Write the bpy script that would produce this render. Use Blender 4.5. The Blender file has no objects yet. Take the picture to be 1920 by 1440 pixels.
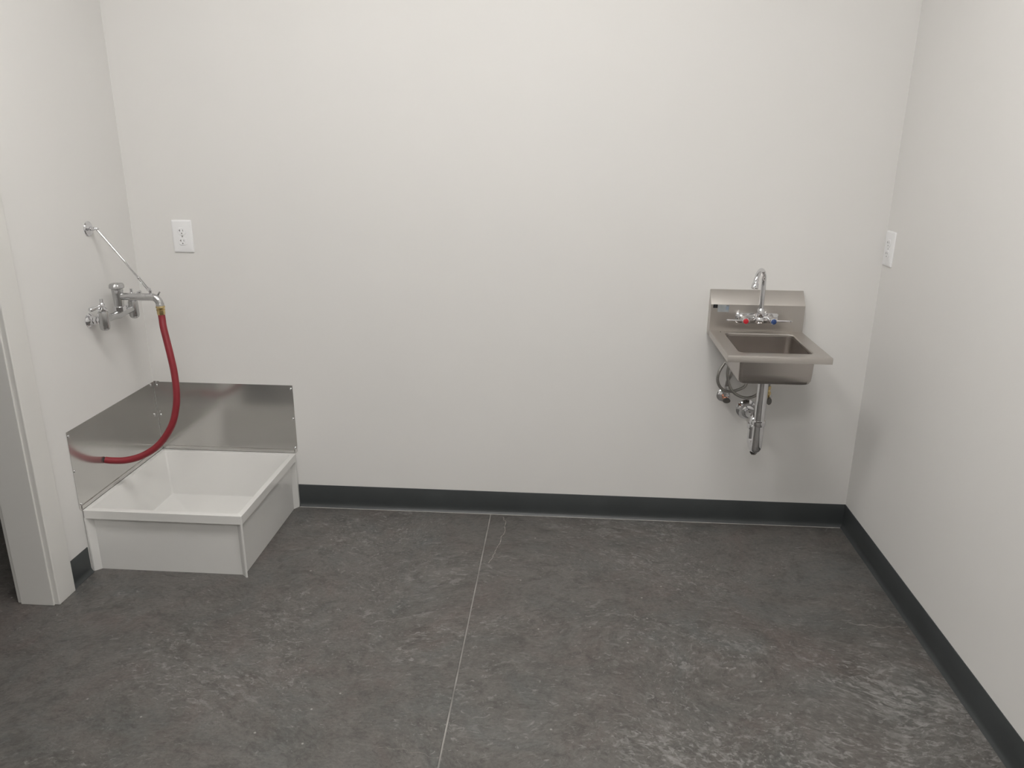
import bpy, bmesh, math, random
from mathutils import Vector, Matrix
random.seed(4)
C = bpy.context.scene.collection
SC = bpy.context.scene
PI = math.pi
# ------------------------------------------------------------------ camera
W = 2.9374                      # room width
def make_camera():
    yaw, pitch, roll = -0.0679, -0.3093, 0.0074
    cy, sy, cp, sp = math.cos(yaw), math.sin(yaw), math.cos(pitch), math.sin(pitch)
    f = Vector((sy*cp, cy*cp, sp)); r = Vector((cy, -sy, 0)); u = r.cross(f)
    r2 = r*math.cos(roll)+u*math.sin(roll); u2 = -r*math.sin(roll)+u*math.cos(roll)
    cd = bpy.data.cameras.new('camera'); cam = bpy.data.objects.new('camera', cd); C.objects.link(cam)
    m = Matrix.Identity(4)
    for i in range(3):
        m[i][0] = r2[i]; m[i][1] = u2[i]; m[i][2] = -f[i]
    m[0][3], m[1][3], m[2][3] = 1.7385, -3.0308, 1.5629
    cam.matrix_world = m
    cd.sensor_width = 36; cd.lens = 1452.7448/1920*36; cd.clip_start = 0.02
    SC.camera = cam
make_camera()
# ------------------------------------------------------------------ world, exposure
w = bpy.data.worlds.new('world'); SC.world = w; w.use_nodes = True
w.node_tree.nodes['Background'].inputs[0].default_value = (1, .98, .95, 1)
w.node_tree.nodes['Background'].inputs[1].default_value = 0.02
SC.view_settings.view_transform = 'Standard'; SC.view_settings.look = 'None'
SC.view_settings.gamma = 1; SC.view_settings.use_curve_mapping = False
SC.view_settings.exposure = 0.0
LIGHT_STRENGTH = 20.4
LIGHTS = [(0.82, -1.52, .30), (1.98, -1.52, .30), (1.40, -3.6, .60)]   # x, y, half length in x; the last is an added fill
ROOM_Y = -5.2; CEIL = 2.98

# ------------------------------------------------------------------ materials
def mat(name, col, rough=.5, metal=0, bump=None, var=None, spec=None, coat=0, aniso=0, emit=None):
    m = bpy.data.materials.new(name); m.use_nodes = True
    nt = m.node_tree; b = nt.nodes['Principled BSDF']
    b.inputs['Base Color'].default_value = (*col, 1); b.inputs['Roughness'].default_value = rough
    b.inputs['Metallic'].default_value = metal
    if spec is not None: b.inputs['Specular IOR Level'].default_value = spec
    if coat: b.inputs['Coat Weight'].default_value = coat; b.inputs['Coat Roughness'].default_value = .1
    if aniso: b.inputs['Anisotropic'].default_value = aniso
    if emit: b.inputs['Emission Color'].default_value = (*emit[0], 1); b.inputs['Emission Strength'].default_value = emit[1]
    tc = nt.nodes.new('ShaderNodeTexCoord')
    if var:                                                  # (scale vec, amount)
        mp = nt.nodes.new('ShaderNodeMapping'); mp.inputs['Scale'].default_value = var[0]
        n = nt.nodes.new('ShaderNodeTexNoise'); n.inputs['Scale'].default_value = 1; n.inputs['Detail'].default_value = 4
        nt.links.new(tc.outputs['Object'], mp.inputs[0]); nt.links.new(mp.outputs[0], n.inputs['Vector'])
        r = nt.nodes.new('ShaderNodeMapRange'); r.inputs['To Min'].default_value = 1-var[1]; r.inputs['To Max'].default_value = 1+var[1]
        r.inputs['From Min'].default_value = .3; r.inputs['From Max'].default_value = .7
        nt.links.new(n.outputs['Fac'], r.inputs['Value'])
        mx = nt.nodes.new('ShaderNodeVectorMath'); mx.operation = 'SCALE'; mx.inputs[0].default_value = col
        nt.links.new(r.outputs[0], mx.inputs['Scale']); nt.links.new(mx.outputs[0], b.inputs['Base Color'])
        if metal:
            rr = nt.nodes.new('ShaderNodeMapRange'); rr.inputs['To Min'].default_value = rough*.97; rr.inputs['To Max'].default_value = rough*1.03
            rr.inputs['From Min'].default_value = .3; rr.inputs['From Max'].default_value = .7
            nt.links.new(n.outputs['Fac'], rr.inputs['Value']); nt.links.new(rr.outputs[0], b.inputs['Roughness'])
    if bump:                                                 # (scale vec, strength, distance)
        mp = nt.nodes.new('ShaderNodeMapping'); mp.inputs['Scale'].default_value = bump[0]
        n = nt.nodes.new('ShaderNodeTexNoise'); n.inputs['Scale'].default_value = 1; n.inputs['Detail'].default_value = 3
        nt.links.new(tc.outputs['Object'], mp.inputs[0]); nt.links.new(mp.outputs[0], n.inputs['Vector'])
        bp = nt.nodes.new('ShaderNodeBump'); bp.inputs['Strength'].default_value = bump[1]; bp.inputs['Distance'].default_value = bump[2]
        nt.links.new(n.outputs['Fac'], bp.inputs['Height']); nt.links.new(bp.outputs[0], b.inputs['Normal'])
    return m
WALLC = (.752, .741, .724)
M = {}
M['wall'] = mat('wall_paint', WALLC, .55, bump=((140,)*3, .12, .0006), var=((1.3,)*3, .012), spec=.35)
M['trim'] = mat('trim_paint', (.70, .69, .665), .38, bump=((60,)*3, .06, .0004), var=((4, 4, 9), .012))
M['ceil'] = mat('ceiling_paint', (.75, .74, .72), .8, bump=((90,)*3, .2, .001), var=((3,)*3, .02))
M['base'] = mat('rubber_cove_base', (.043, .048, .050), .38, bump=((80,)*3, .05, .0004), var=((7,)*3, .08))
M['caulk'] = mat('caulk', (.42, .41, .39), .5, var=((30,)*3, .2))
M['basin'] = mat('cast_stone_white', (.725, .718, .70), .22, var=((6,)*3, .01), coat=.3)
M['steel'] = mat('satin_steel_sheet', (.60, .59, .57), .15, .82, var=((3, 3, 4), .01))
M['sink'] = mat('brushed_steel', (.545, .515, .485), .33, 1, var=((5,)*3, .015))
M['bowl'] = mat('brushed_steel_bowl', (.49, .455, .43), .26, 1, var=((9, 9, 3), .03))
M['chrome'] = mat('chrome', (.70, .70, .715), .05, 1, var=((40,)*3, .02))
M['rough_chrome'] = mat('rough_chrome', (.53, .53, .53), .27, 1, var=((30,)*3, .03))
M['brass'] = mat('brass', (.68, .53, .27), .22, 1, var=((90,)*3, .06))
M['copper'] = mat('copper', (.70, .30, .18), .25, 1, var=((90,)*3, .06))
M['hose'] = mat('red_rubber', (.235, .018, .027), .45, var=((40,)*3, .05))
M['dark'] = mat('dark_bore', (.012, .01, .01), .7, var=((50,)*3, .1))
M['plastic'] = mat('white_plastic', (.84, .84, .85), .3, var=((20,)*3, .01))
M['slot'] = mat('slot_dark', (.05, .047, .045), .6, var=((50,)*3, .1))
M['red'] = mat('red_index', (.55, .02, .035), .3, var=((90,)*3, .05))
M['blue'] = mat('blue_index', (.035, .075, .22), .3, var=((90,)*3, .05))
M['braid'] = mat('braided_steel', (.36, .35, .33), .35, 1, bump=((900, 900, 900), .6, .0006), var=((500,)*3, .3))
M['label'] = mat('label_film', (.42, .45, .47), .3, .6, var=((60,)*3, .08))
M['label_black'] = mat('label_black', (.006, .005, .008), .4, var=((60,)*3, .1))
M['label_blue'] = mat('label_blue', (.26, .32, .40), .4, .3, var=((60,)*3, .1))
M['label_grey'] = mat('label_grey', (.10, .10, .11), .4, var=((60,)*3, .1))
M['handle'] = mat('grey_metal_handle', (.20, .19, .18), .35, 1, var=((90,)*3, .1))
M['diffuser'] = mat('light_diffuser', (.9, .9, .9), .5, emit=((1.0, .98, .95), LIGHT_STRENGTH))
M['diffuser_fill'] = mat('light_diffuser_fill', (.9, .9, .9), .5, emit=((1.0, .98, .95), LIGHT_STRENGTH*.7))  # weaker glow for the added rear fill panel
M['filler'] = mat('joint_filler', (.26, .25, .235), .6, var=((40, 9, 40), .35), bump=((200,)*3, .3, .001))
M['crack'] = mat('crack_fill', (.34, .32, .29), .6, var=((60,)*3, .4))

def floor_material():
    m = bpy.data.materials.new('stained_concrete'); m.use_nodes = True
    nt = m.node_tree; L = nt.links; b = nt.nodes['Principled BSDF']
    geo = nt.nodes.new('ShaderNodeNewGeometry')
    def N(t, **k):
        n = nt.nodes.new(t)
        for a, v in k.items(): setattr(n, a, v)
        return n
    # trowel swirls: the coordinates bend slowly over the slab
    wn = N('ShaderNodeTexNoise'); wn.inputs['Scale'].default_value = 1.1; wn.inputs['Detail'].default_value = 2
    L.new(geo.outputs['Position'], wn.inputs['Vector'])
    wv = N('ShaderNodeVectorMath', operation='SCALE'); wv.inputs['Scale'].default_value = .42; L.new(wn.outputs['Color'], wv.inputs[0])
    wa = N('ShaderNodeVectorMath', operation='ADD'); L.new(geo.outputs['Position'], wa.inputs[0]); L.new(wv.outputs[0], wa.inputs[1])
    def noise(scale, detail=5, rough=.6, dist=0, stretch=(1, 1, 1), rot=0, off=(0, 0, 0)):
        mp = N('ShaderNodeMapping'); mp.inputs['Scale'].default_value = stretch
        mp.inputs['Rotation'].default_value = (0, 0, rot); mp.inputs['Location'].default_value = off
        n = N('ShaderNodeTexNoise'); n.inputs['Scale'].default_value = scale; n.inputs['Detail'].default_value = detail
        n.inputs['Roughness'].default_value = rough; n.inputs['Distortion'].default_value = dist
        L.new(wa.outputs[0], mp.inputs[0]); L.new(mp.outputs[0], n.inputs['Vector']); return n.outputs['Fac']
    def rng(s, a, b_, c=0, d=1):
        r = N('ShaderNodeMapRange'); r.inputs['From Min'].default_value = a; r.inputs['From Max'].default_value = b_
        r.inputs['To Min'].default_value = c; r.inputs['To Max'].default_value = d; L.new(s, r.inputs['Value']); return r.outputs[0]
    def math_(op, a, b_):
        n = N('ShaderNodeMath', operation=op)
        for i, v in enumerate((a, b_)):
            if isinstance(v, (int, float)): n.inputs[i].default_value = v
            else: L.new(v, n.inputs[i])
        return n.outputs[0]
    def blob(x, y, r):
        v = N('ShaderNodeVectorMath', operation='DISTANCE'); L.new(geo.outputs['Position'], v.inputs[0]); v.inputs[1].default_value = (x, y, 0)
        return rng(v.outputs['Value'], r, r*.25, 0, 1)
    def mix(f, a, b_):
        n = N('ShaderNodeMix', data_type='RGBA')
        L.new(f, n.inputs['Factor'])
        for i, v in ((6, a), (7, b_)):
            if isinstance(v, tuple): n.inputs[i].default_value = (*v, 1)
            else: L.new(v, n.inputs[i])
        return n.outputs[2]
    big = noise(1.3, 6, .6, .8)
    mid = noise(6, 7, .68, 1.0, off=(3, 1, 0))
    mot = noise(15, 7, .72, .7, (1, 1.25, 1), .25, off=(2, 5, 0))
    fine = noise(70, 5, .75, .3, (1, 1.6, 1), .1, off=(1, 7, 0))
    c = mix(rng(big, .32, .68), (.066, .062, .057), (.120, .114, .106))
    c = mix(rng(mid, .38, .66, 0, .85), c, (.140, .132, .123))
    hue = noise(3.5, 6, .7, .9, off=(9, 2, 0))
    c = mix(rng(hue, .50, .70, 0, .45), c, (.125, .090, .082))
    c = mix(rng(hue, .48, .30, 0, .40), c, (.090, .107, .109))
    c = mix(rng(mot, .50, .36, 0, .55), c, (.050, .047, .043))
    c = mix(rng(mot, .55, .70, 0, .38), c, (.175, .168, .158))
    # trowel streaks: soft elongated flecks, their density varying over the slab
    dens = noise(1.6, 4, .6, .6, off=(5, 4, 0))
    patch = math_('MAXIMUM', math_('MULTIPLY', blob(2.72, -1.35, 1.1), .095), math_('MULTIPLY', blob(.90, -.22, .34), .085))
    patch = math_('MAXIMUM', patch, math_('MULTIPLY', blob(1.9, -.08, .5), .06))
    patch = math_('MAXIMUM', patch, math_('MULTIPLY', blob(1.15, -.75, .45), .03))
    thr = math_('SUBTRACT', math_('SUBTRACT', .685, rng(dens, .40, .65, 0, .095)), patch)
    for rot, off, sc, am in ((.35, (0, 0, 0), 15, .42), (-.4, (6, 2, 0), 27, .6), (.1, (2, 9, 0), 48, .8)):
        fl = noise(sc, 4, .6, .9, (1, 1.6, 1), rot, off)
        f = rng(math_('SUBTRACT', fl, thr), -.01, .10, 0, am)
        c = mix(f, c, (.27, .266, .255))
    dk = noise(34, 5, .65, 1.2, (1, 1.8, 1), .2, (4, 4, 0))
    c = mix(rng(dk, .57, .72, 0, .6), c, (.044, .040, .037))
    sp = N('ShaderNodeTexVoronoi'); sp.inputs['Scale'].default_value = 11
    L.new(geo.outputs['Position'], sp.inputs['Vector'])
    c = mix(rng(sp.outputs['Distance'], .050, .02, 0, .85), c, (.40, .39, .36))
    c = mix(rng(fine, .50, .70, 0, .32), c, (.21, .20, .19))
    c = mix(rng(fine, .50, .32, 0, .4), c, (.048, .045, .042))
    L.new(c, b.inputs['Base Color'])
    L.new(rng(mid, .3, .7, .36, .52), b.inputs['Roughness'])
    b.inputs['Specular IOR Level'].default_value = .45
    bp = N('ShaderNodeBump'); bp.inputs['Strength'].default_value = .5; bp.inputs['Distance'].default_value = .003
    hsum = math_('ADD', math_('MULTIPLY', mid, 1.5), math_('ADD', dk, math_('MULTIPLY', fine, .4)))
    L.new(hsum, bp.inputs['Height']); L.new(bp.outputs[0], b.inputs['Normal'])
    return m
M['floor'] = floor_material()

# ------------------------------------------------------------------ mesh helpers
def new_bm(): return bmesh.new()
def obj(name, bm, m, parent=None, smooth=None, **props):
    me = bpy.data.meshes.new(name)
    bmesh.ops.remove_doubles(bm, verts=bm.verts, dist=1e-6)
    bmesh.ops.recalc_face_normals(bm, faces=bm.faces)
    bm.to_mesh(me); bm.free()
    me.materials.append(M[m])
    if smooth is not None:
        for p in me.polygons: p.use_smooth = True
        me.set_sharp_from_angle(angle=math.radians(smooth))
    o = bpy.data.objects.new(name, me); C.objects.link(o)
    if parent is not None:
        o.parent = parent; o.matrix_parent_inverse = Matrix.Translation(-parent.location)
    for k, v in props.items(): o[k] = v
    return o
def thing(name, label, cat, loc, group=None):
    o = bpy.data.objects.new(name, None); C.objects.link(o); o.location = loc; o.empty_display_size = .05
    o['label'] = label; o['category'] = cat
    if group: o['group'] = group
    return o
def box(bm, x0, x1, y0, y1, z0, z1, bev=0, seg=2):
    t = bmesh.new(); bmesh.ops.create_cube(t, size=1)
    for v in t.verts:
        v.co = Vector(((x0+x1)/2+v.co.x*(x1-x0), (y0+y1)/2+v.co.y*(y1-y0), (z0+z1)/2+v.co.z*(z1-z0)))
    if bev: bmesh.ops.bevel(t, geom=t.edges[:], offset=bev, segments=seg, profile=.5, affect='EDGES')
    merge(bm, t)
def merge(bm, t):
    mp = [bm.verts.new(v.co) for v in t.verts]
    for i, v in enumerate(t.verts): v.index = i
    for f in t.faces:
        try: bm.faces.new([mp[v.index] for v in f.verts])
        except ValueError: pass
    t.free()
def bx(*a, **k):
    b = bmesh.new(); box(b, *a, **k); return b
def frame_of(d, ref=None):
    d = d.normalized()
    if ref is None: ref = Vector((0, 0, 1)) if abs(d.z) < .9 else Vector((1, 0, 0))
    a = (ref-d*ref.dot(d)).normalized(); return a, d.cross(a)
def tube(bm, pts, r, n=16, cap=True, ratio=1.0):
    pts = [Vector(p) for p in pts]; rs = r if isinstance(r, (list, tuple)) else [r]*len(pts)
    rings = []; a = None
    for i, p in enumerate(pts):
        d = (pts[min(i+1, len(pts)-1)]-pts[max(i-1, 0)])
        if d.length < 1e-9: d = Vector((0, 0, 1))
        a, b = frame_of(d, a)
        rings.append([bm.verts.new(p+(a*math.cos(2*PI*k/n)+b*math.sin(2*PI*k/n)*ratio)*rs[i]) for k in range(n)])
    for A, B in zip(rings, rings[1:]):
        for k in range(n): bm.faces.new((A[k], A[(k+1) % n], B[(k+1) % n], B[k]))
    if cap:
        bm.faces.new(rings[0]); bm.faces.new(rings[-1])
def lathe(bm, origin, axis, prof, n=28):
    """prof: list of (distance along axis, radius)"""
    o = Vector(origin); ax = Vector(axis).normalized(); a, b = frame_of(ax)
    rings = []
    for t, r in prof:
        rings.append([bm.verts.new(o+ax*t+(a*math.cos(2*PI*k/n+PI/n)+b*math.sin(2*PI*k/n+PI/n))*max(r, 1e-5)) for k in range(n)])
    for A, B in zip(rings, rings[1:]):
        for k in range(n): bm.faces.new((A[k], A[(k+1) % n], B[(k+1) % n], B[k]))
    bm.faces.new(rings[0]); bm.faces.new(rings[-1])
def lat(origin, axis, prof, n=28):
    b = bmesh.new(); lathe(b, origin, axis, prof, n); return b
def tub(pts, r, n=16, cap=True, ratio=1.0):
    b = bmesh.new(); tube(b, pts, r, n, cap, ratio); return b
def spline(pts, k=10):
    P = [Vector(p) for p in pts]; out = []
    for i in range(len(P)-1):
        p0, p1, p2, p3 = P[max(i-1, 0)], P[i], P[i+1], P[min(i+2, len(P)-1)]
        for j in range(k):
            t = j/k
            out.append(.5*((2*p1)+(p2-p0)*t+(2*p0-5*p1+4*p2-p3)*t*t+(3*p1-p0-3*p2+p3)*t**3))
    out.append(P[-1]); return out
def prism(bm, poly, z0, z1):
    A = [bm.verts.new((x, y, z0)) for x, y in poly]; B = [bm.verts.new((x, y, z1)) for x, y in poly]
    n = len(poly)
    for k in range(n): bm.faces.new((A[k], A[(k+1) % n], B[(k+1) % n], B[k]))
    bm.faces.new(A); bm.faces.new(B)
def extrude_profile(bm, prof, p0, p1, out):
    """prof: (offset from the wall, height); p0->p1 along the wall foot; out: unit vector off the wall"""
    p0, p1, out = Vector(p0), Vector(p1), Vector(out)
    A = [bm.verts.new(p0+out*o+Vector((0, 0, z))) for o, z in prof]
    B = [bm.verts.new(p1+out*o+Vector((0, 0, z))) for o, z in prof]
    n = len(prof)
    for k in range(n): bm.faces.new((A[k], A[(k+1) % n], B[(k+1) % n], B[k]))
    bm.faces.new(A); bm.faces.new(B)
def rrect(x0, x1, y0, y1, r, z, n=6):
    pts = []
    for cx, cy, a0 in ((x1-r, y1-r, 0), (x0+r, y1-r, PI/2), (x0+r, y0+r, PI), (x1-r, y0+r, 1.5*PI)):
        for k in range(n+1):
            a = a0+PI/2*k/n; pts.append(Vector((cx+r*math.cos(a), cy+r*math.sin(a), z)))
    return pts
def loft(bm, rings, cap0=False, cap1=False):
    R = [[bm.verts.new(p) for p in ring] for ring in rings]; n = len(R[0])
    for A, B in zip(R, R[1:]):
        for k in range(n):
            vs = (A[k], A[(k+1) % n], B[(k+1) % n], B[k])
            if (vs[0].co-vs[1].co).length < 1e-7 and (vs[2].co-vs[3].co).length < 1e-7: continue
            if (vs[0].co-vs[1].co).length < 1e-7: vs = (vs[0], vs[2], vs[3])
            elif (vs[2].co-vs[3].co).length < 1e-7: vs = (vs[0], vs[1], vs[2])
            bm.faces.new(vs)
    if cap0: bm.faces.new(R[0])
    if cap1: bm.faces.new(R[-1])
def struct(name, bm, m, smooth=None): return obj(name, bm, m, None, smooth, kind='structure')

# ------------------------------------------------------------------ room shell
DOOR_Y0, DOOR_Y1, DOOR_H = -0.80, -1.72, 2.08
LW = -0.115                                           # thickness of the left wall
b = new_bm(); box(b, -1.8, W+.15, ROOM_Y-.15, .15, -.12, -.0018); flo = struct('floor', b, 'filler')
JX = 1.4445
for x0, x1 in ((-1.8, JX-.0024), (JX+.0024, W+.15)):
    obj('concrete_slab', bx(x0, x1, ROOM_Y-.15, .15, -.1, 0, bev=.0012, seg=1), 'floor', flo)
# hairline cracks, slightly proud ribbons of filler dust
def crack(pts, wd):
    b = bmesh.new(); P = []
    for p, q in zip(pts, pts[1:]):
        n = 7
        for k in range(n): P.append((p[0]+(q[0]-p[0])*k/n+random.uniform(-1, 1)*.006, p[1]+(q[1]-p[1])*k/n+random.uniform(-1, 1)*.006))
    P.append(pts[-1]); V = []
    for i, (x, y) in enumerate(P):
        d = Vector((P[min(i+1, len(P)-1)][0]-P[max(i-1, 0)][0], P[min(i+1, len(P)-1)][1]-P[max(i-1, 0)][1])).normalized()
        h = wd*random.uniform(.35, 1)
        V.append([b.verts.new((x-d.y*s*h, y+d.x*s*h, z)) for s, z in ((-1, -.001), (0, .0005), (1, -.001))])
    for A, B in zip(V, V[1:]):
        for k in range(2): b.faces.new((A[k], A[k+1], B[k+1], B[k]))
    return obj('crack', b, 'crack', flo)
crack([(1.505, -.03), (1.5188, -.1305), (1.4945, -.3092), (1.4753, -.4161)], .0048)
crack([(1.27, -1.372), (1.35, -1.385), (1.442, -1.40)], .0011)
crack([(2.74, -.70), (2.83, -.715), (2.92, -.705)], .0012)

struct('wall_back', bx(-1.8, W+.15, 0, .15, -.02, CEIL+.1), 'wall')
b = new_bm(); box(b, LW, 0, DOOR_Y0, 0, -.02, CEIL+.1); box(b, LW, 0, DOOR_Y1, DOOR_Y0, DOOR_H, CEIL+.1)
box(b, LW, 0, ROOM_Y, DOOR_Y1, -.02, CEIL+.1); struct('wall_left', b, 'wall')
struct('wall_right', bx(W, W+.15, ROOM_Y, 0, -.02, CEIL+.1), 'wall')
struct('wall_front', bx(-1.8, W+.15, ROOM_Y-.15, ROOM_Y, -.02, CEIL+.1), 'wall')
struct('wall_hall', bx(-1.95, -1.8, ROOM_Y-.15, .15, -.02, CEIL+.1), 'wall')
struct('ceiling', bx(-1.95, W+.15, ROOM_Y-.15, .15, CEIL, CEIL+.12), 'ceil')

# door opening: jamb and the casings around it
d1 = bpy.data.objects.new('door_1', None); C.objects.link(d1); d1.location = (LW/2, (DOOR_Y0+DOOR_Y1)/2, 0); d1['kind'] = 'structure'
JF = -.8200                                           # face of the jamb
b = new_bm(); box(b, LW-.003, .001, JF, DOOR_Y0, 0, DOOR_H, bev=.0015); obj('jamb', b, 'trim', d1)
b = new_bm(); box(b, LW-.003, .001, DOOR_Y1, DOOR_Y1+.02, 0, DOOR_H, bev=.0015); obj('jamb', b, 'trim', d1)
b = new_bm(); box(b, LW-.003, .001, DOOR_Y1+.02, JF, DOOR_H-.02, DOOR_H, bev=.0015); obj('head_jamb', b, 'trim', d1)
for xa, xb in ((.0, .019), (LW-.019, LW)):
    obj('casing', bx(xa, xb, JF+.006, JF+.097, 0, DOOR_H+.075, bev=.003), 'trim', d1)
    obj('casing', bx(xa, xb, DOOR_Y1-.077, DOOR_Y1+.014, 0, DOOR_H+.075, bev=.003), 'trim', d1)
    obj('head_casing', bx(xa, xb, DOOR_Y1+.014, JF+.006, DOOR_H-.014, DOOR_H+.075, bev=.003), 'trim', d1)

# rubber cove base
BH = .1036
prof = [(0, 0), (.013, 0), (.0135, .0012), (.0118, .0035), (.0085, .0065), (.0055, .0115), (.0038, .018), (.0034, .03), (.0032, BH-.002), (.0022, BH), (0, BH)]
b = new_bm(); extrude_profile(b, prof, (.5985, 0, 0), (W, 0, 0), (0, -1, 0)); struct('baseboard_back', b, 'base', 35)
b = new_bm(); extrude_profile(b, prof, (W, 0, 0), (W, ROOM_Y, 0), (-1, 0, 0)); struct('baseboard_right', b, 'base', 35)
b = new_bm(); extrude_profile(b, prof, (0, -.5985, 0), (0, JF+.098, 0), (1, 0, 0))
struct('baseboard_left', b, 'base', 35)
b = new_bm(); extrude_profile(b, prof, (0, DOOR_Y1-.078, 0), (0, ROOM_Y, 0), (1, 0, 0)); struct('baseboard_left', b, 'base', 35)
# bead of light caulk on the toe of the cove base
b = new_bm(); tube(b, [(.6, -.0131, .0006), (W-.013, -.0131, .0006)], .0013, 6); struct('trim_1', b, 'caulk')

# ceiling lights (above the frame); the rear one is added for softer ambient light
for i, (lx, ly, hx) in enumerate(LIGHTS):
    t = thing('ceiling_light', ('square ceiling light panel nearer the mop sink', 'square ceiling light panel nearer the hand sink', 'long unseen fill light panel added at the rear of the room')[i], 'ceiling light', (lx, ly, CEIL))
    b = new_bm(); hy = .30
    for a in ((-hx-.02, hx+.02, -hy-.02, -hy), (-hx-.02, hx+.02, hy, hy+.02), (-hx-.02, -hx, -hy, hy), (hx, hx+.02, -hy, hy)):
        box(b, lx+a[0], lx+a[1], ly+a[2], ly+a[3], CEIL-.04, CEIL, bev=.002)
    obj('frame', b, 'plastic', t)
    obj('diffuser', bx(lx-hx, lx+hx, ly-hy, ly+hy, CEIL-.034, CEIL-.004), 'diffuser' if i < 2 else 'diffuser_fill', t)

# ------------------------------------------------------------------ mop sink
SX, SY, SH = .598, .591, .2515
ms = thing('mop_sink', 'white square floor mop sink with recessed side panels in the left corner', 'mop sink', (SX/2, -SY/2, 0))
G = .0035
b = new_bm()
ol = (G, SX, -SY, -G)
rings = [rrect(*ol, .004, .218), rrect(*ol, .004, SH-.0015), rrect(ol[0]+.0012, ol[1]-.0012, ol[2]+.0012, ol[3]-.0012, .004, SH-.0002),
         rrect(ol[0]+.0195, ol[1]-.0195, ol[2]+.0195, ol[3]-.0195, .006, SH), rrect(ol[0]+.0210, ol[1]-.0210, ol[2]+.0210, ol[3]-.0210, .007, SH-.0025),
         rrect(ol[0]+.034, ol[1]-.034, ol[2]+.034, ol[3]-.034, .008, .062), rrect(ol[0]+.037, ol[1]-.037, ol[2]+.037, ol[3]-.037, .009, .055),
         rrect(ol[0]+.046, ol[1]-.046, ol[2]+.046, ol[3]-.046, .012, .052)]
loft(b, rings)
n = len(rings[-1]); bot = rings[-1]; bv = [b.verts.new(p) for p in bot]
dr = [b.verts.new((SX/2+.045*math.cos(math.atan2(p.y+SY/2, p.x-SX/2)), -SY/2+.045*math.sin(math.atan2(p.y+SY/2, p.x-SX/2)), .040)) for p in bot]
for k in range(n): b.faces.new((bv[k], bv[(k+1) % n], dr[(k+1) % n], dr[k]))
b.faces.new(dr)
lo = rrect(*ol, .004, .218); li = rrect(ol[0]+.0205, ol[1]-.0205, ol[2]+.0205, ol[3]-.0205, .004, .218); loft(b, [lo, li])
obj('basin', b, 'basin', ms, 40)
poly = [(G, -G), (.5975, -G), (.5975, -.012), (.581, -.036), (.580, -.562), (.590, -.577), (.5975, -.5885), (.5955, -.5908), (.590, -.590),
        (.571, -.5725), (.029, -.5725), (.013, -.588), (.010, -.5905), (G, -.5905)]
inn = [(.008, -.008), (.590, -.008), (.590, -.014), (.5765, -.036), (.5755, -.558), (.580, -.565), (.578, -.567), (.575, -.5675), (.572, -.568), (.568, -.568), (.032, -.568), (.02, -.568), (.01, -.568), (.008, -.568)]
b = new_bm(); nP = len(poly)
A = [[b.verts.new((x, y, z)) for x, y in poly] for z in (0, .2185)]
I = [[b.verts.new((x, y, z)) for x, y in inn] for z in (0, .2185)]
for k in range(nP):
    j = (k+1) % nP
    b.faces.new((A[0][k], A[0][j], A[1][j], A[1][k])); b.faces.new((I[0][k], I[0][j], I[1][j], I[1][k]))
    b.faces.new((A[0][k], A[0][j], I[0][j], I[0][k])); b.faces.new((A[1][k], A[1][j], I[1][j], I[1][k]))
obj('skirt', b, 'basin', ms, 20)
obj('drain_strainer', lat((SX/2, -SY/2, .0405), (0, 0, 1), [(0, .04), (.003, .04), (.004, .036), (.0042, .0)]), 'rough_chrome', ms, 30, label='round metal drain strainer')

# ------------------------------------------------------------------ stainless splash panels
def plate_round(a0, a1, z0, z1, rr, th, place):
    """plate with its lower outer corner rounded, placed by place(a, z, d)"""
    prof = [(a0, z1), (a0, z0)]
    for k in range(7):
        t = PI/2*k/6; prof.append((a1-rr+rr*math.sin(t), z0+rr-rr*math.cos(t)))
    prof.append((a1, z1))
    b = bmesh.new(); A = [b.verts.new(place(a, z, 0)) for a, z in prof]; B = [b.verts.new(place(a, z, th)) for a, z in prof]
    n = len(prof)
    for k in range(n): b.faces.new((A[k], A[(k+1) % n], B[(k+1) % n], B[k]))
    b.faces.new(A); b.faces.new(B)
    return b
ZB, ZT = .2535, .5588
def screw(p, axis, par):
    o = obj('screw', lat(p, axis, [(0, .0052), (.0012, .0052), (.0028, .0036), (.0034, .0016), (.0034, 0)], 14), 'chrome', par, 35)
    return o
backp = thing('splash_panel', 'satin steel splash panel on the back wall above the mop sink', 'splash guard', (.30, -.001, ZB))
b = plate_round(.0035, .6065, ZB, ZT, .012, .0016, lambda a, z, d: (a, -.0006-d, z)); obj('sheet', b, 'steel', backp)
b = new_bm(); box(b, .02, .594, -.0055, -.0022, ZB+.0005, ZB+.0155, bev=.0012); obj('bottom_hem', b, 'steel', backp)
b = new_bm(); box(b, .0036, .028, -.0036, -.0022, ZT-.034, ZT+.0035, bev=.0004, seg=1); obj('corner_tab', b, 'steel', backp)
for x, z in ((.0165, .544), (.0165, .409), (.5985, .543), (.5985, .409), (.597, .276)):
    screw((x, -.0036 if z > .54 and x < .1 else -.0022, z), (0, -1, 0), backp)
leftp = thing('splash_panel', 'satin steel splash panel on the left wall behind the red hose end', 'splash guard', (.001, -.30, ZB))
b = plate_round(.0035, .602, ZB, ZT, .012, .0016, lambda a, z, d: (.0006+d, -a, z)); obj('sheet', b, 'steel', leftp)
b = new_bm(); box(b, .0022, .0055, -.590, -.006, ZB+.0005, ZB+.0155, bev=.0012); obj('bottom_hem', b, 'steel', leftp)
for y, z in ((-.594, .542), (-.594, .407), (-.590, .276), (-.024, .549), (-.024, .415)):
    screw((.0022, y, z), (1, 0, 0), leftp)

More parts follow.
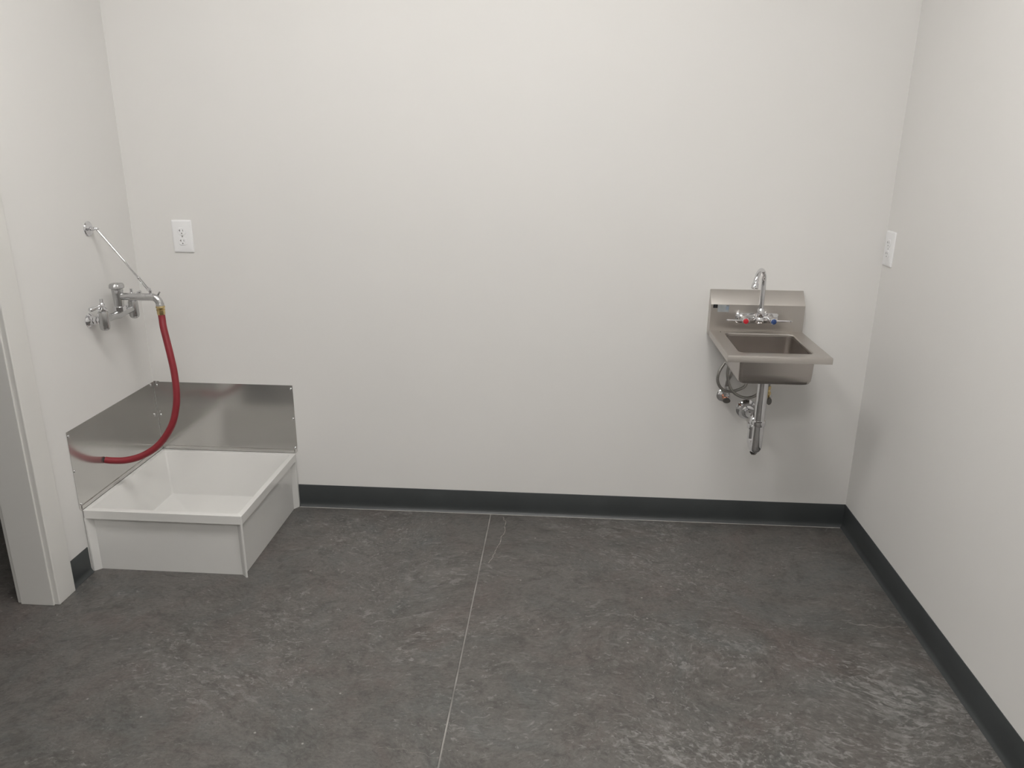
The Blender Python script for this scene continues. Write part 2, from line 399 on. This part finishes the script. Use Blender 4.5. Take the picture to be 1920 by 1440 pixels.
# ------------------------------------------------------------------ service faucet above the mop sink
sf = thing('service_faucet', 'dull chrome wall faucet with long spout and diagonal brace above the mop sink', 'faucet', (0, -.2625, .91))
YN, YF, YC, FX, FZ = -.364, -.161, -.262, .056, .911
for y in (YN, YF):
    obj('wall_flange', lat((0, y, FZ-.003), (1, 0, 0), [(0, .027), (.002, .0275), (.005, .025), (.009, .018), (.016, .0155), (.019, .0150), (.019, 0)]), 'chrome', sf, 40)
    obj('union_nut', lat((.019, y, FZ-.001), (1, 0, 0), [(0, .009), (.001, .0145), (.012, .0145), (.013, .011), (.02, .011), (.022, .009)], 6), 'chrome', sf)
    v = obj('valve_body', lat((FX, y, FZ-.038), (0, 0, 1), [(0, 0), (.0, .010), (.004, .0155), (.012, .0182), (.04, .0188), (.060, .0188), (.068, .0175), (.071, .013)]), 'rough_chrome', sf, 40)
    s = obj('bonnet', lat((FX, y, FZ+.032), (0, 0, 1), [(0, .014), (.003, .0165), (.008, .0165), (.012, .0125), (.016, .008), (.020, .006), (.046, .006)], 12), 'chrome', sf, 40)
    b = new_bm()
    z = FZ+.053
    lathe(b, (FX, y, z-.006), (0, 0, 1), [(0, .006), (.003, .009), (.012, .0095), (.017, .006), (.018, 0)])
    e = Vector((-.012, -.056, -.004)) if y == YN else Vector((.034, .010, .010))
    e0 = Vector((FX, y, z)); dirv = e
    tube(b, [e0, e0+dirv*.45, e0+dirv*.75, e0+dirv*.98, e0+dirv*1.03], [.0055, .0062, .0078, .0085, .006], 14)
    obj('lever_handle', b, 'chrome', sf, 40)
b = new_bm(); tube(b, [(FX, YN, FZ), (FX, YN+.03, FZ), (FX, YC-.03, FZ), (FX, YC, FZ), (FX, YC+.03, FZ), (FX, YF-.03, FZ), (FX, YF, FZ)], [.012, .0125, .0135, .017, .0135, .0125, .012], 20)
obj('cross_body', b, 'rough_chrome', sf, 40)
obj('hex_union', lat((FX+.004, YC, FZ+.010), (0, 0, 1), [(0, .012), (.003, .0225), (.019, .0225), (.022, .016)], 6), 'chrome', sf)
obj('vacuum_breaker', lat((FX+.005, YC, FZ+.028), (0, 0, 1), [(0, .014), (.003, .0165), (.03, .0185), (.056, .0198), (.068, .0205), (.071, .0205)]), 'rough_chrome', sf, 35)
b = bmesh.new(); ncap = 48; rr_ = []
for t, r in ((0, .0215), (.003, .0265), (.015, .0255), (.019, .022), (.0205, .012)):
    rr_.append([b.verts.new((FX+.005+(r*(1+(.055*math.cos(8*2*PI*k/ncap) if t in (.003, .015) else 0)))*math.cos(2*PI*k/ncap), YC+(r*(1+(.055*math.cos(8*2*PI*k/ncap) if t in (.003, .015) else 0)))*math.sin(2*PI*k/ncap), FZ+.0975+t)) for k in range(ncap)])
for A_, B_ in zip(rr_, rr_[1:]):
    for k in range(ncap): b.faces.new((A_[k], A_[(k+1) % ncap], B_[(k+1) % ncap], B_[k]))
b.faces.new(rr_[0]); b.faces.new(rr_[-1])
obj('cap', b, 'rough_chrome', sf, 40)
obj('badge', lat((FX+.010, YC-.0155, FZ+.088), (.35, -1, 0), [(0, .0062), (.0045, .0062), (.0055, .005), (.0055, 0)], 16), 'chrome', sf, 40)
SZ = .979
arc = [(.192+.028*math.sin(a), YC, SZ-.028+.028*math.cos(a)) for a in [PI/2*k/8 for k in range(9)]]
path = [(.07, YC, SZ), (.082, YC, SZ), (.10, YC, SZ), (.15, YC, SZ), (.18, YC, SZ)]+arc+[(.2203, YC, .946)]
obj('spout', tub(path, [.0125, .0135, .0138, .0138, .0138]+[.0138]*9+[.0138], 24), 'rough_chrome', sf, 50)
obj('spout_collar', lat((.2203, YC, .944), (0, 0, 1), [(0, .0125), (.0, .0148), (.010, .0148), (.012, .0138)]), 'rough_chrome', sf, 40)
b = new_bm(); tube(b, [(.216, YC, .983), (.219, YC, .990), (.223, YC, .996), (.226, YC, .9985)], [.0035, .003, .0028, .0034], 10); obj('bucket_hook', b, 'rough_chrome', sf, 50)
# brace from the spout up to its own flange on the wall
BF = Vector((0, -.2863, 1.2316)); BA = Vector((.031, -.285, 1.231)); BE = Vector((.186, -.262, 1.0045))
obj('brace_flange', lat(BF, (1, 0, 0), [(0, .0265), (.002, .0268), (.0045, .0245), (.006, .011), (.008, .0085)]), 'chrome', sf, 40)
b = new_bm(); lathe(b, BF, (1, 0, 0), [(.004, .0075), (.022, .007), (.0225, .0055)]); tube(b, [BF+Vector((.018, -.008, 0)), BF+Vector((.029, -.009, 0)), BF+Vector((.036, -.007, 0)), BF+Vector((.039, 0, 0)), BF+Vector((.036, .007, 0)), BF+Vector((.029, .009, 0)), BF+Vector((.018, .008, 0))], .0028, 8)
obj('brace_clevis', b, 'chrome', sf, 40)
D = (BE-BA)
obj('brace_rod', tub([BA+D*.0, BA+D*.03, BA+D*.80], [.0032, .0038, .0038], 12), 'chrome', sf, 50)
b = new_bm(); off = Vector((0, 1, 0)).cross(D).normalized()*.0034
for s in (-1, 1): tube(b, [BA+D*.79+off*s, BA+D*.99+off*s], .0022, 8)
lathe(b, BA+D*.775, D, [(0, .0045), (.006, .0065), (.008, .0055)], 12); lathe(b, BE-D.normalized()*.004, (0, 1, 0), [(-.006, .003), (-.006, .0062), (.006, .0062), (.006, .003)], 12)
obj('brace_turnbuckle', b, 'chrome', sf, 40)
b = new_bm(); lathe(b, (.189, YC, .990), (0, 0, 1), [(0, .0045), (.006, .0045), (.008, .006), (.014, .006), (.016, .003)], 12); obj('brace_eye', b, 'chrome', sf, 40)

# ------------------------------------------------------------------ red hose
hs = thing('hose', 'red rubber hose curling from the faucet spout against the left splash panel', 'hose', (.2203, YC, .92))
HP = [(.2205, YC, .915), (.2235, -.266, .892), (.2290, -.275, .865), (.242, -.287, .815), (.256, -.300, .760), (.268, -.312, .697), (.274, -.325, .627), (.270, -.337, .566), (.254, -.350, .505),
      (.221, -.362, .450), (.180, -.375, .409), (.128, -.388, .381), (.076, -.400, .3695), (.030, -.410, .371), (.0062, -.414, .3745)]
hp = spline(HP, 8)
HR = .0128
b = new_bm(); tube(b, hp, HR, 20, cap=False)
# open end: wall thickness and bore going back up the hose
end = hp[-1]; d = (hp[-1]-hp[-2]).normalized()
a1, b1 = frame_of(d)
def ring_(c, r): return [c+(a1*math.cos(2*PI*k/20)+b1*math.sin(2*PI*k/20))*r for k in range(20)]
loft(b, [ring_(end, HR), ring_(end, HR*.6)])
obj('tube', b, 'hose', hs, 60)
b = new_bm(); loft(b, [ring_(end, HR*.6), ring_(end-d*.02, HR*.6)], cap1=True); obj('bore', b, 'dark', hs, 60, label='dark open end of the hose')
obj('coupling', lat((.2205, YC, .9465), (0, 0, -1), [(0, .0135), (0, .0155), (.004, .0165), (.0075, .0165), (.0085, .0140), (.0115, .0138), (.013, .0160), (.016, .0160), (.017, .0148), (.032, .0146), (.034, .0135)], 24), 'brass', hs, 35, label='brass threaded hose coupling')

# ------------------------------------------------------------------ hand sink
HX0, HX1, HZ, HY = 2.3030, 2.6580, .8509, -.4217
BS = -.048
hk = thing('hand_sink', 'small stainless wall-hung hand sink with backsplash near the right corner', 'sink', ((HX0+HX1)/2, -.2, .735))
b = new_bm()
pr = [(0, .829), (-.048, .829), (-.048, .9525), (-.0462, .956), (-.0015, 1.0025), (0, 1.003)]
A = [b.verts.new((HX0, y, z)) for y, z in pr]; B = [b.verts.new((HX1, y, z)) for y, z in pr]
for k in range(len(pr)): b.faces.new((A[k], A[(k+1) % len(pr)], B[(k+1) % len(pr)], B[k]))
b.faces.new(A); b.faces.new(B)
bmesh.ops.bevel(b, geom=[e for e in b.edges if abs(e.verts[0].co.x-e.verts[1].co.x) < 1e-6 and min(e.verts[0].co.y, e.verts[1].co.y) < -.001], offset=.0012, segments=2, affect='EDGES')
obj('backsplash', b, 'sink', hk, 25)
ox = (2.3555, 2.6085, -.3660, -.0850)                # bowl opening
b = new_bm()
def orect(i, z, r=.003): return rrect(HX0+i, HX1-i, HY+i, BS, r, z)
yb = BS
rings = [orect(.004, HZ-.0225), orect(0, HZ-.0225), orect(0, HZ-.0035), orect(.0010, HZ-.001), orect(.0035, HZ)]
# raised marine edge: flat strip, then a shallow step down to the opening
rings += [orect(.010, HZ)]
rings += [rrect(ox[0]-.008, ox[1]+.008, ox[2]-.008, ox[3]+.008, .026, HZ-.0006), rrect(ox[0]-.003, ox[1]+.003, ox[2]-.003, ox[3]+.003, .022, HZ-.0015),
          rrect(*ox, .020, HZ-.005), rrect(ox[0]+.0005, ox[1]-.0005, ox[2]+.0005, ox[3]-.0005, .020, HZ-.012)]
loft(b, rings)
obj('deck', b, 'sink', hk, 30)
b = new_bm()
i0 = (ox[0]+.0002, ox[1]-.0002, ox[2]+.0002, ox[3]-.0002)
def rr2(i, r, z, o=i0): return rrect(o[0]+i, o[1]-i, o[2]+i, o[3]-i, r, z, 8)
inner = [rr2(0, .022, HZ-.010), rr2(.004, .022, .775), rr2(.007, .024, .756), rr2(.015, .026, .746), rr2(.028, .02, .742)]
outer = [rr2(-.004, .024, HZ-.010), rr2(-.001, .024, .775), rr2(.001, .026, .754), rr2(.007, .028, .742), rr2(.020, .026, .7365), rr2(.034, .02, .7355)]
o2 = (i0[0], i0[1], i0[2]-.018, i0[3])
outer = [rr2(-.003, .013, HZ-.014, o2), rr2(-.001, .013, .775, o2), rr2(.000, .015, .753, o2), rr2(.004, .018, .742, o2), rr2(.014, .018, .7365, o2), rr2(.03, .016, .7355, o2)]
loft(b, inner, cap1=True); loft(b, outer, cap1=True)
loft(b, [inner[0], outer[0]])
obj('bowl', b, 'bowl', hk, 50, label='deep rounded steel bowl')
obj('strainer', lat((2.482, -.235, .7425), (0, 0, 1), [(0, .03), (.002, .029), (.0025, .02), (.001, .012), (.001, 0)]), 'chrome', hk, 40)
obj('rivet', lat((2.3415, -.075, HZ), (0, 0, 1), [(0, .0026), (.0008, .0022), (.001, 0)], 12), 'dark', hk, 40, label='small dark hole in the deck')
lb = obj('label', bx(2.3285, 2.3720, -.0484, -.0480, .9235, .9515, bev=.0001, seg=1), 'label', hk, label='pale blue-grey printed label')
obj('logo', bx(2.3110, 2.3275, -.0486, -.0480, .9385, .9525, bev=.0001, seg=1), 'label_black', hk, label='black square label')
b = new_bm()
for a in ((2.3165, 2.3215, .9478, .9483), (2.3165, 2.3215, .9428, .9433), (2.3165, 2.3170, .9428, .9483), (2.3210, 2.3215, .9428, .9483)): box(b, a[0], a[1], -.0489, -.0485, a[2], a[3])
obj('logo_mark', b, 'label_grey', hk)
b = new_bm(); box(b, 2.3605, 2.3690, -.0487, -.0484, .9468, .9492); obj('label_mark', b, 'label_grey', lb)
b = new_bm(); box(b, 2.3590, 2.3700, -.0487, -.0484, .9320, .9455); obj('label_patch', b, 'label_blue', lb)

# ------------------------------------------------------------------ hand sink faucet
hf = thing('sink_faucet', 'chrome gooseneck faucet on the hand sink backsplash, red and blue buttons', 'faucet', (2.477, BS, .905))
XL, XR, XC, VZ = 2.4215, 2.5245, 2.4775, .9065
b = new_bm(); pl = [Vector((p.x, 0, p.y)) for p in rrect(2.3985, 2.5600, .8825, .9225, .010, 0)]
loft(b, [[p+Vector((0, BS, 0)) for p in pl], [p+Vector((0, BS-.004, 0)) for p in pl], [Vector((XC+(p.x-XC)*.97, BS-.0065, .9025+(p.z-.9025)*.88)) for p in pl]], cap0=True, cap1=True)
obj('wall_plate', b, 'chrome', hf, 40)
b = new_bm(); lathe(b, (XC, BS-.004, VZ), (0, -1, 0), [(0, .017), (.02, .0165), (.045, .0165), (.058, .0145), (.063, .009), (.064, 0)])
tube(b, [(XL, BS-.016, VZ), (XC, BS-.022, VZ), (XR, BS-.016, VZ)], [.0105, .0125, .0105], 16); obj('valve_bridge', b, 'chrome', hf, 40)
for x, s, m in ((XL, -1, 'red'), (XR, 1, 'blue')):
    obj('valve', lat((x, BS-.004, VZ), (0, -1, 0), [(0, .0165), (.004, .0165), (.008, .0135), (.03, .0125), (.034, .0138), (.044, .0138), (.048, .0125)], 10), 'chrome', hf, 25)
    b = new_bm(); lathe(b, (x, BS-.052, VZ), (0, -1, 0), [(0, .0105), (.002, .0125), (.022, .0125), (.026, .0115), (.027, .0105)])
    e0 = Vector((x, BS-.066, VZ))
    tube(b, [e0, e0+Vector((s*.018, 0, 0)), e0+Vector((s*.060, 0, 0)), e0+Vector((s*.067, 0, 0)), e0+Vector((s*.070, 0, 0))], [.0052, .0042, .0034, .0044, .0024], 12)
    h = obj('lever_handle', b, 'chrome', hf, 40)
    obj('index_button', lat((x, BS-.079, VZ), (0, -1, 0), [(0, .0098), (.002, .0098), (.003, .0085), (.0034, 0)]), m, h, 40, label=('round red hot button' if m == 'red' else 'round blue cold button'))
NX, NY = 2.479, -.1005
obj('spout_nut', lat((NX, NY, .898), (0, 0, 1), [(0, .010), (.004, .012), (.020, .012), (.026, .0135), (.032, .0148), (.046, .0148), (.050, .0125), (.054, .0100)], 20), 'chrome', hf, 40)
dv = Vector((-.50, -.866, 0)); R_ = .0525; zc = 1.0495
pth = [(NX, NY, .93), (NX, NY, 1.0), (NX, NY, 1.035)]
for k in range(17):
    a = PI*k/16*.93
    c = Vector((NX, NY, zc))+dv*R_
    p = c-dv*R_*math.cos(a)+Vector((0, 0, R_*math.sin(a))); pth.append(tuple(p))
lastp = Vector(pth[-1]); ld = (Vector(pth[-1])-Vector(pth[-2])).normalized()
obj('gooseneck', tub(pth, .0088, 20), 'chrome', hf, 50)
obj('aerator', lat(lastp-ld*.002, ld, [(0, .0095), (.003, .0118), (.019, .0126), (.021, .0110), (.0205, .008)]), 'chrome', hf, 40)

# ------------------------------------------------------------------ drain trap
dt = thing('drain_trap', 'chrome drain pipe and curved trap hanging under the hand sink', 'drain pipe', (2.482, -.235, .44))
DX, DY = 2.482, -.235
obj('drain_flange', lat((DX, DY, .736), (0, 0, -1), [(0, .034), (.004, .034), (.008, .026), (.014, .0245), (.026, .0245), (.028, .0215)]), 'rough_chrome', dt, 40)
obj('tailpiece', lat((DX, DY, .712), (0, 0, -1), [(0, .0195), (.165, .0195)]), 'chrome', dt, 40)
obj('slip_nut', lat((DX, DY, .552), (0, 0, -1), [(0, .021), (.003, .0245), (.012, .0250), (.020, .0235), (.022, .021)], 24), 'chrome', dt, 40)
EX, EY = 2.484, -.158
cen = Vector(((DX+EX)/2, (DY+EY)/2, .452)); hv = (Vector((EX, EY, 0))-Vector((DX, DY, 0))); hR = hv.length/2; hd = hv.normalized()
pj = [(DX, DY, .545), (DX, DY, .50)]
for k in range(13):
    a = PI*k/12; p = cen-hd*hR*math.cos(a)-Vector((0, 0, hR*.62*math.sin(a))); pj.append(tuple(p))
pj += [(EX, EY, .49)]
obj('trap_bend', tub(pj, .0205, 24), 'chrome', dt, 50)
obj('cleanout_plug', lat(cen+Vector((-.002, -.010, -.042)), (0, 0, -1), [(0, .014), (.003, .014), (.004, .010), (.008, .010), (.008, 0)], 6), 'handle', dt)
obj('slip_nut', lat((EX, EY, .492), (0, 0, 1), [(-.002, .021), (0, .0245), (.010, .0250), (.018, .0225), (.019, .018)], 24), 'chrome', dt, 40)
pa = spline([(EX, EY, .49), (EX, EY, .512), (EX+.003, EY+.012, .530), (EX+.010, EY+.035, .533), (2.486, -.085, .524), (2.488, -.04, .515), (2.488, -.002, .513)], 5)
obj('trap_arm', tub(pa, .0178, 22), 'chrome', dt, 50)
obj('wall_escutcheon', lat((2.488, 0, .513), (0, -1, 0), [(0, .041), (.002, .0415), (.006, .038), (.012, .030), (.020, .0265), (.034, .0255), (.036, .020)]), 'chrome', dt, 40)

# ------------------------------------------------------------------ shut-off valves and supply hoses
def stop_valve(x, z, label, brass):
    t = thing('stop_valve', label, 'valve', (x, 0, z))
    obj('escutcheon', lat((x, 0, z), (0, -1, 0), [(0, .0265), (.002, .0268), (.006, .023), (.009, .012), (.010, .009)]), 'chrome', t, 40)
    b = new_bm(); lathe(b, (x, -.004, z), (0, -1, 0), [(0, .0075), (.026, .0075), (.028, .011), (.052, .011), (.054, .007), (.062, .005)], 16)
    obj('body', b, 'copper' if not brass else 'chrome', t, 40, label='short copper-toned valve body' if not brass else 'chrome valve body')
    obj('outlet_nut', lat((x, -.045, z), (0, 0, 1), [(.006, .0075), (.018, .0075), (.020, .0105), (.030, .0105), (.032, .0075), (.042, .0068), (.045, .0085), (.054, .0085), (.056, .006)], 6 if not brass else 12), 'brass' if brass else 'chrome', t, 20)
    b = new_bm(); ov = [Vector((x+.0150*math.cos(2*PI*k/20), 0, z+.010*math.sin(2*PI*k/20))) for k in range(20)]
    if brass: ov = [Vector((x+.010*math.cos(2*PI*k/20), 0, z+.015*math.sin(2*PI*k/20))) for k in range(20)]
    loft(b, [[p+Vector((0, -.060, 0)) for p in ov], [p+Vector((0, -.074, 0)) for p in ov]], cap0=True, cap1=True)
    bmesh.ops.bevel(b, geom=[e for e in b.edges if abs(e.verts[0].co.y-e.verts[1].co.y) < 1e-6], offset=.002, segments=2, affect='EDGES')
    obj('oval_handle', b, 'handle', t, 40)
    return t
stop_valve(2.3905, .570, 'chrome shut-off valve left of the drain, with round wall plate', False)
stop_valve(2.556, .573, 'brass-fitted shut-off valve partly hidden right of the drain pipe', True)
sh = obj('supply_hose', tub(spline([(2.3905, -.045, .622), (2.392, -.048, .645), (2.402, -.055, .672), (2.412, -.05, .705), (2.402, -.04, .732), (2.384, -.04, .727), (2.366, -.045, .702), (2.354, -.05, .677), (2.353, -.05, .645),
     (2.369, -.05, .616), (2.399, -.05, .602), (2.438, -.047, .610), (2.466, -.045, .632), (2.462, -.04, .68), (2.436, -.035, .73), (2.4215, -.03, .79), (2.4215, -.03, .835)], 8), .0058, 12), 'braid', None, 60,
     label='braided steel hose curling in a loop above the left shut-off valve', category='hose', group='supply hoses under the hand sink')
sh2 = obj('supply_hose', tub(spline([(2.556, -.045, .627), (2.556, -.048, .65), (2.552, -.05, .685), (2.541, -.055, .70), (2.530, -.06, .675), (2.524, -.066, .635), (2.508, -.066, .599), (2.478, -.066, .584), (2.449, -.066, .586), (2.422, -.067, .600), (2.400, -.068, .624),
     (2.388, -.068, .66), (2.386, -.066, .70), (2.40, -.064, .752), (2.44, -.060, .778), (2.50, -.045, .785), (2.5245, -.028, .81), (2.5245, -.03, .835)], 8), .0058, 12), 'braid', None, 60,
     label='braided steel hose sagging behind the drain pipe to the brass valve', category='hose', group='supply hoses under the hand sink')

# ------------------------------------------------------------------ wall outlets
def outlet(origin, axu, nrm, w_, h_, label):
    """axu: horizontal unit vector along the wall; nrm: off the wall"""
    o = Vector(origin); u = Vector(axu); nn = Vector(nrm); zz = Vector((0, 0, 1))
    def P(a, c, d): return o+u*a+zz*c+nn*d
    t = thing('wall_outlet', label, 'outlet', o, 'duplex wall outlets')
    b = new_bm(); rs = []
    for i, d in ((0, 0), (0, .002), (.0012, .0042), (.004, .0055), (.007, .0060)):
        rs.append([P(p.x, p.y, d) for p in rrect(-w_/2+i, w_/2-i, -h_/2+i, h_/2-i, .0035, 0, 4)])
    loft(b, rs, cap0=True, cap1=True); obj('cover_plate', b, 'plastic', t, 25)
    for s in (1, -1):
        cz = s*.0200; b = new_bm(); ring = []
        for k in range(32):
            a = 2*PI*k/32; x, z = .0172*math.cos(a), .0172*math.sin(a); z = max(-.0142, min(.0142, z)); ring.append((x, z+cz))
        loft(b, [[P(x, z, .0056) for x, z in ring], [P(x, z, .0076) for x, z in ring], [P(x*.95, (z-cz)*.95+cz, .0082) for x, z in ring]], cap1=True)
        rc = obj('receptacle', b, 'plastic', t, 30)
        def slot(a0, a1, c0, c1, bm_):
            v = [bm_.verts.new(P(a, c, d)) for d in (.0078, .00835) for a, c in ((a0, c0+cz), (a1, c0+cz), (a1, c1+cz), (a0, c1+cz))]
            for f in ((0, 1, 2, 3), (4, 5, 6, 7), (0, 1, 5, 4), (1, 2, 6, 5), (2, 3, 7, 6), (3, 0, 4, 7)): bm_.faces.new([v[i] for i in f])
        b = new_bm(); slot(-.0075, -.0056, -.0008, .0078, b); slot(-.0105, -.0075, .0022, .0044, b); obj('slot', b, 'slot', rc)
        b = new_bm(); slot(.0050, .0066, -.0002, .0072, b); obj('slot', b, 'slot', rc)
        b = new_bm(); lathe(b, P(0, cz-.0075, .0078), nn, [(0, .0023), (.00055, .0023)], 12); obj('ground_hole', b, 'slot', rc)
    b = new_bm(); lathe(b, P(0, 0, .0058), nn, [(0, .0033), (.0006, .0033), (.0014, .002), (.0014, 0)], 14); obj('screw', b, 'rough_chrome', t, 30)
    return t
outlet((.2095, 0, 1.1735), (1, 0, 0), (0, -1, 0), .0815, .128, 'white duplex outlet on the back wall above the mop sink')
outlet((W, -.047, 1.1750), (0, -1, 0), (-1, 0, 0), .0815, .128, 'white duplex outlet on the right wall beside the corner')
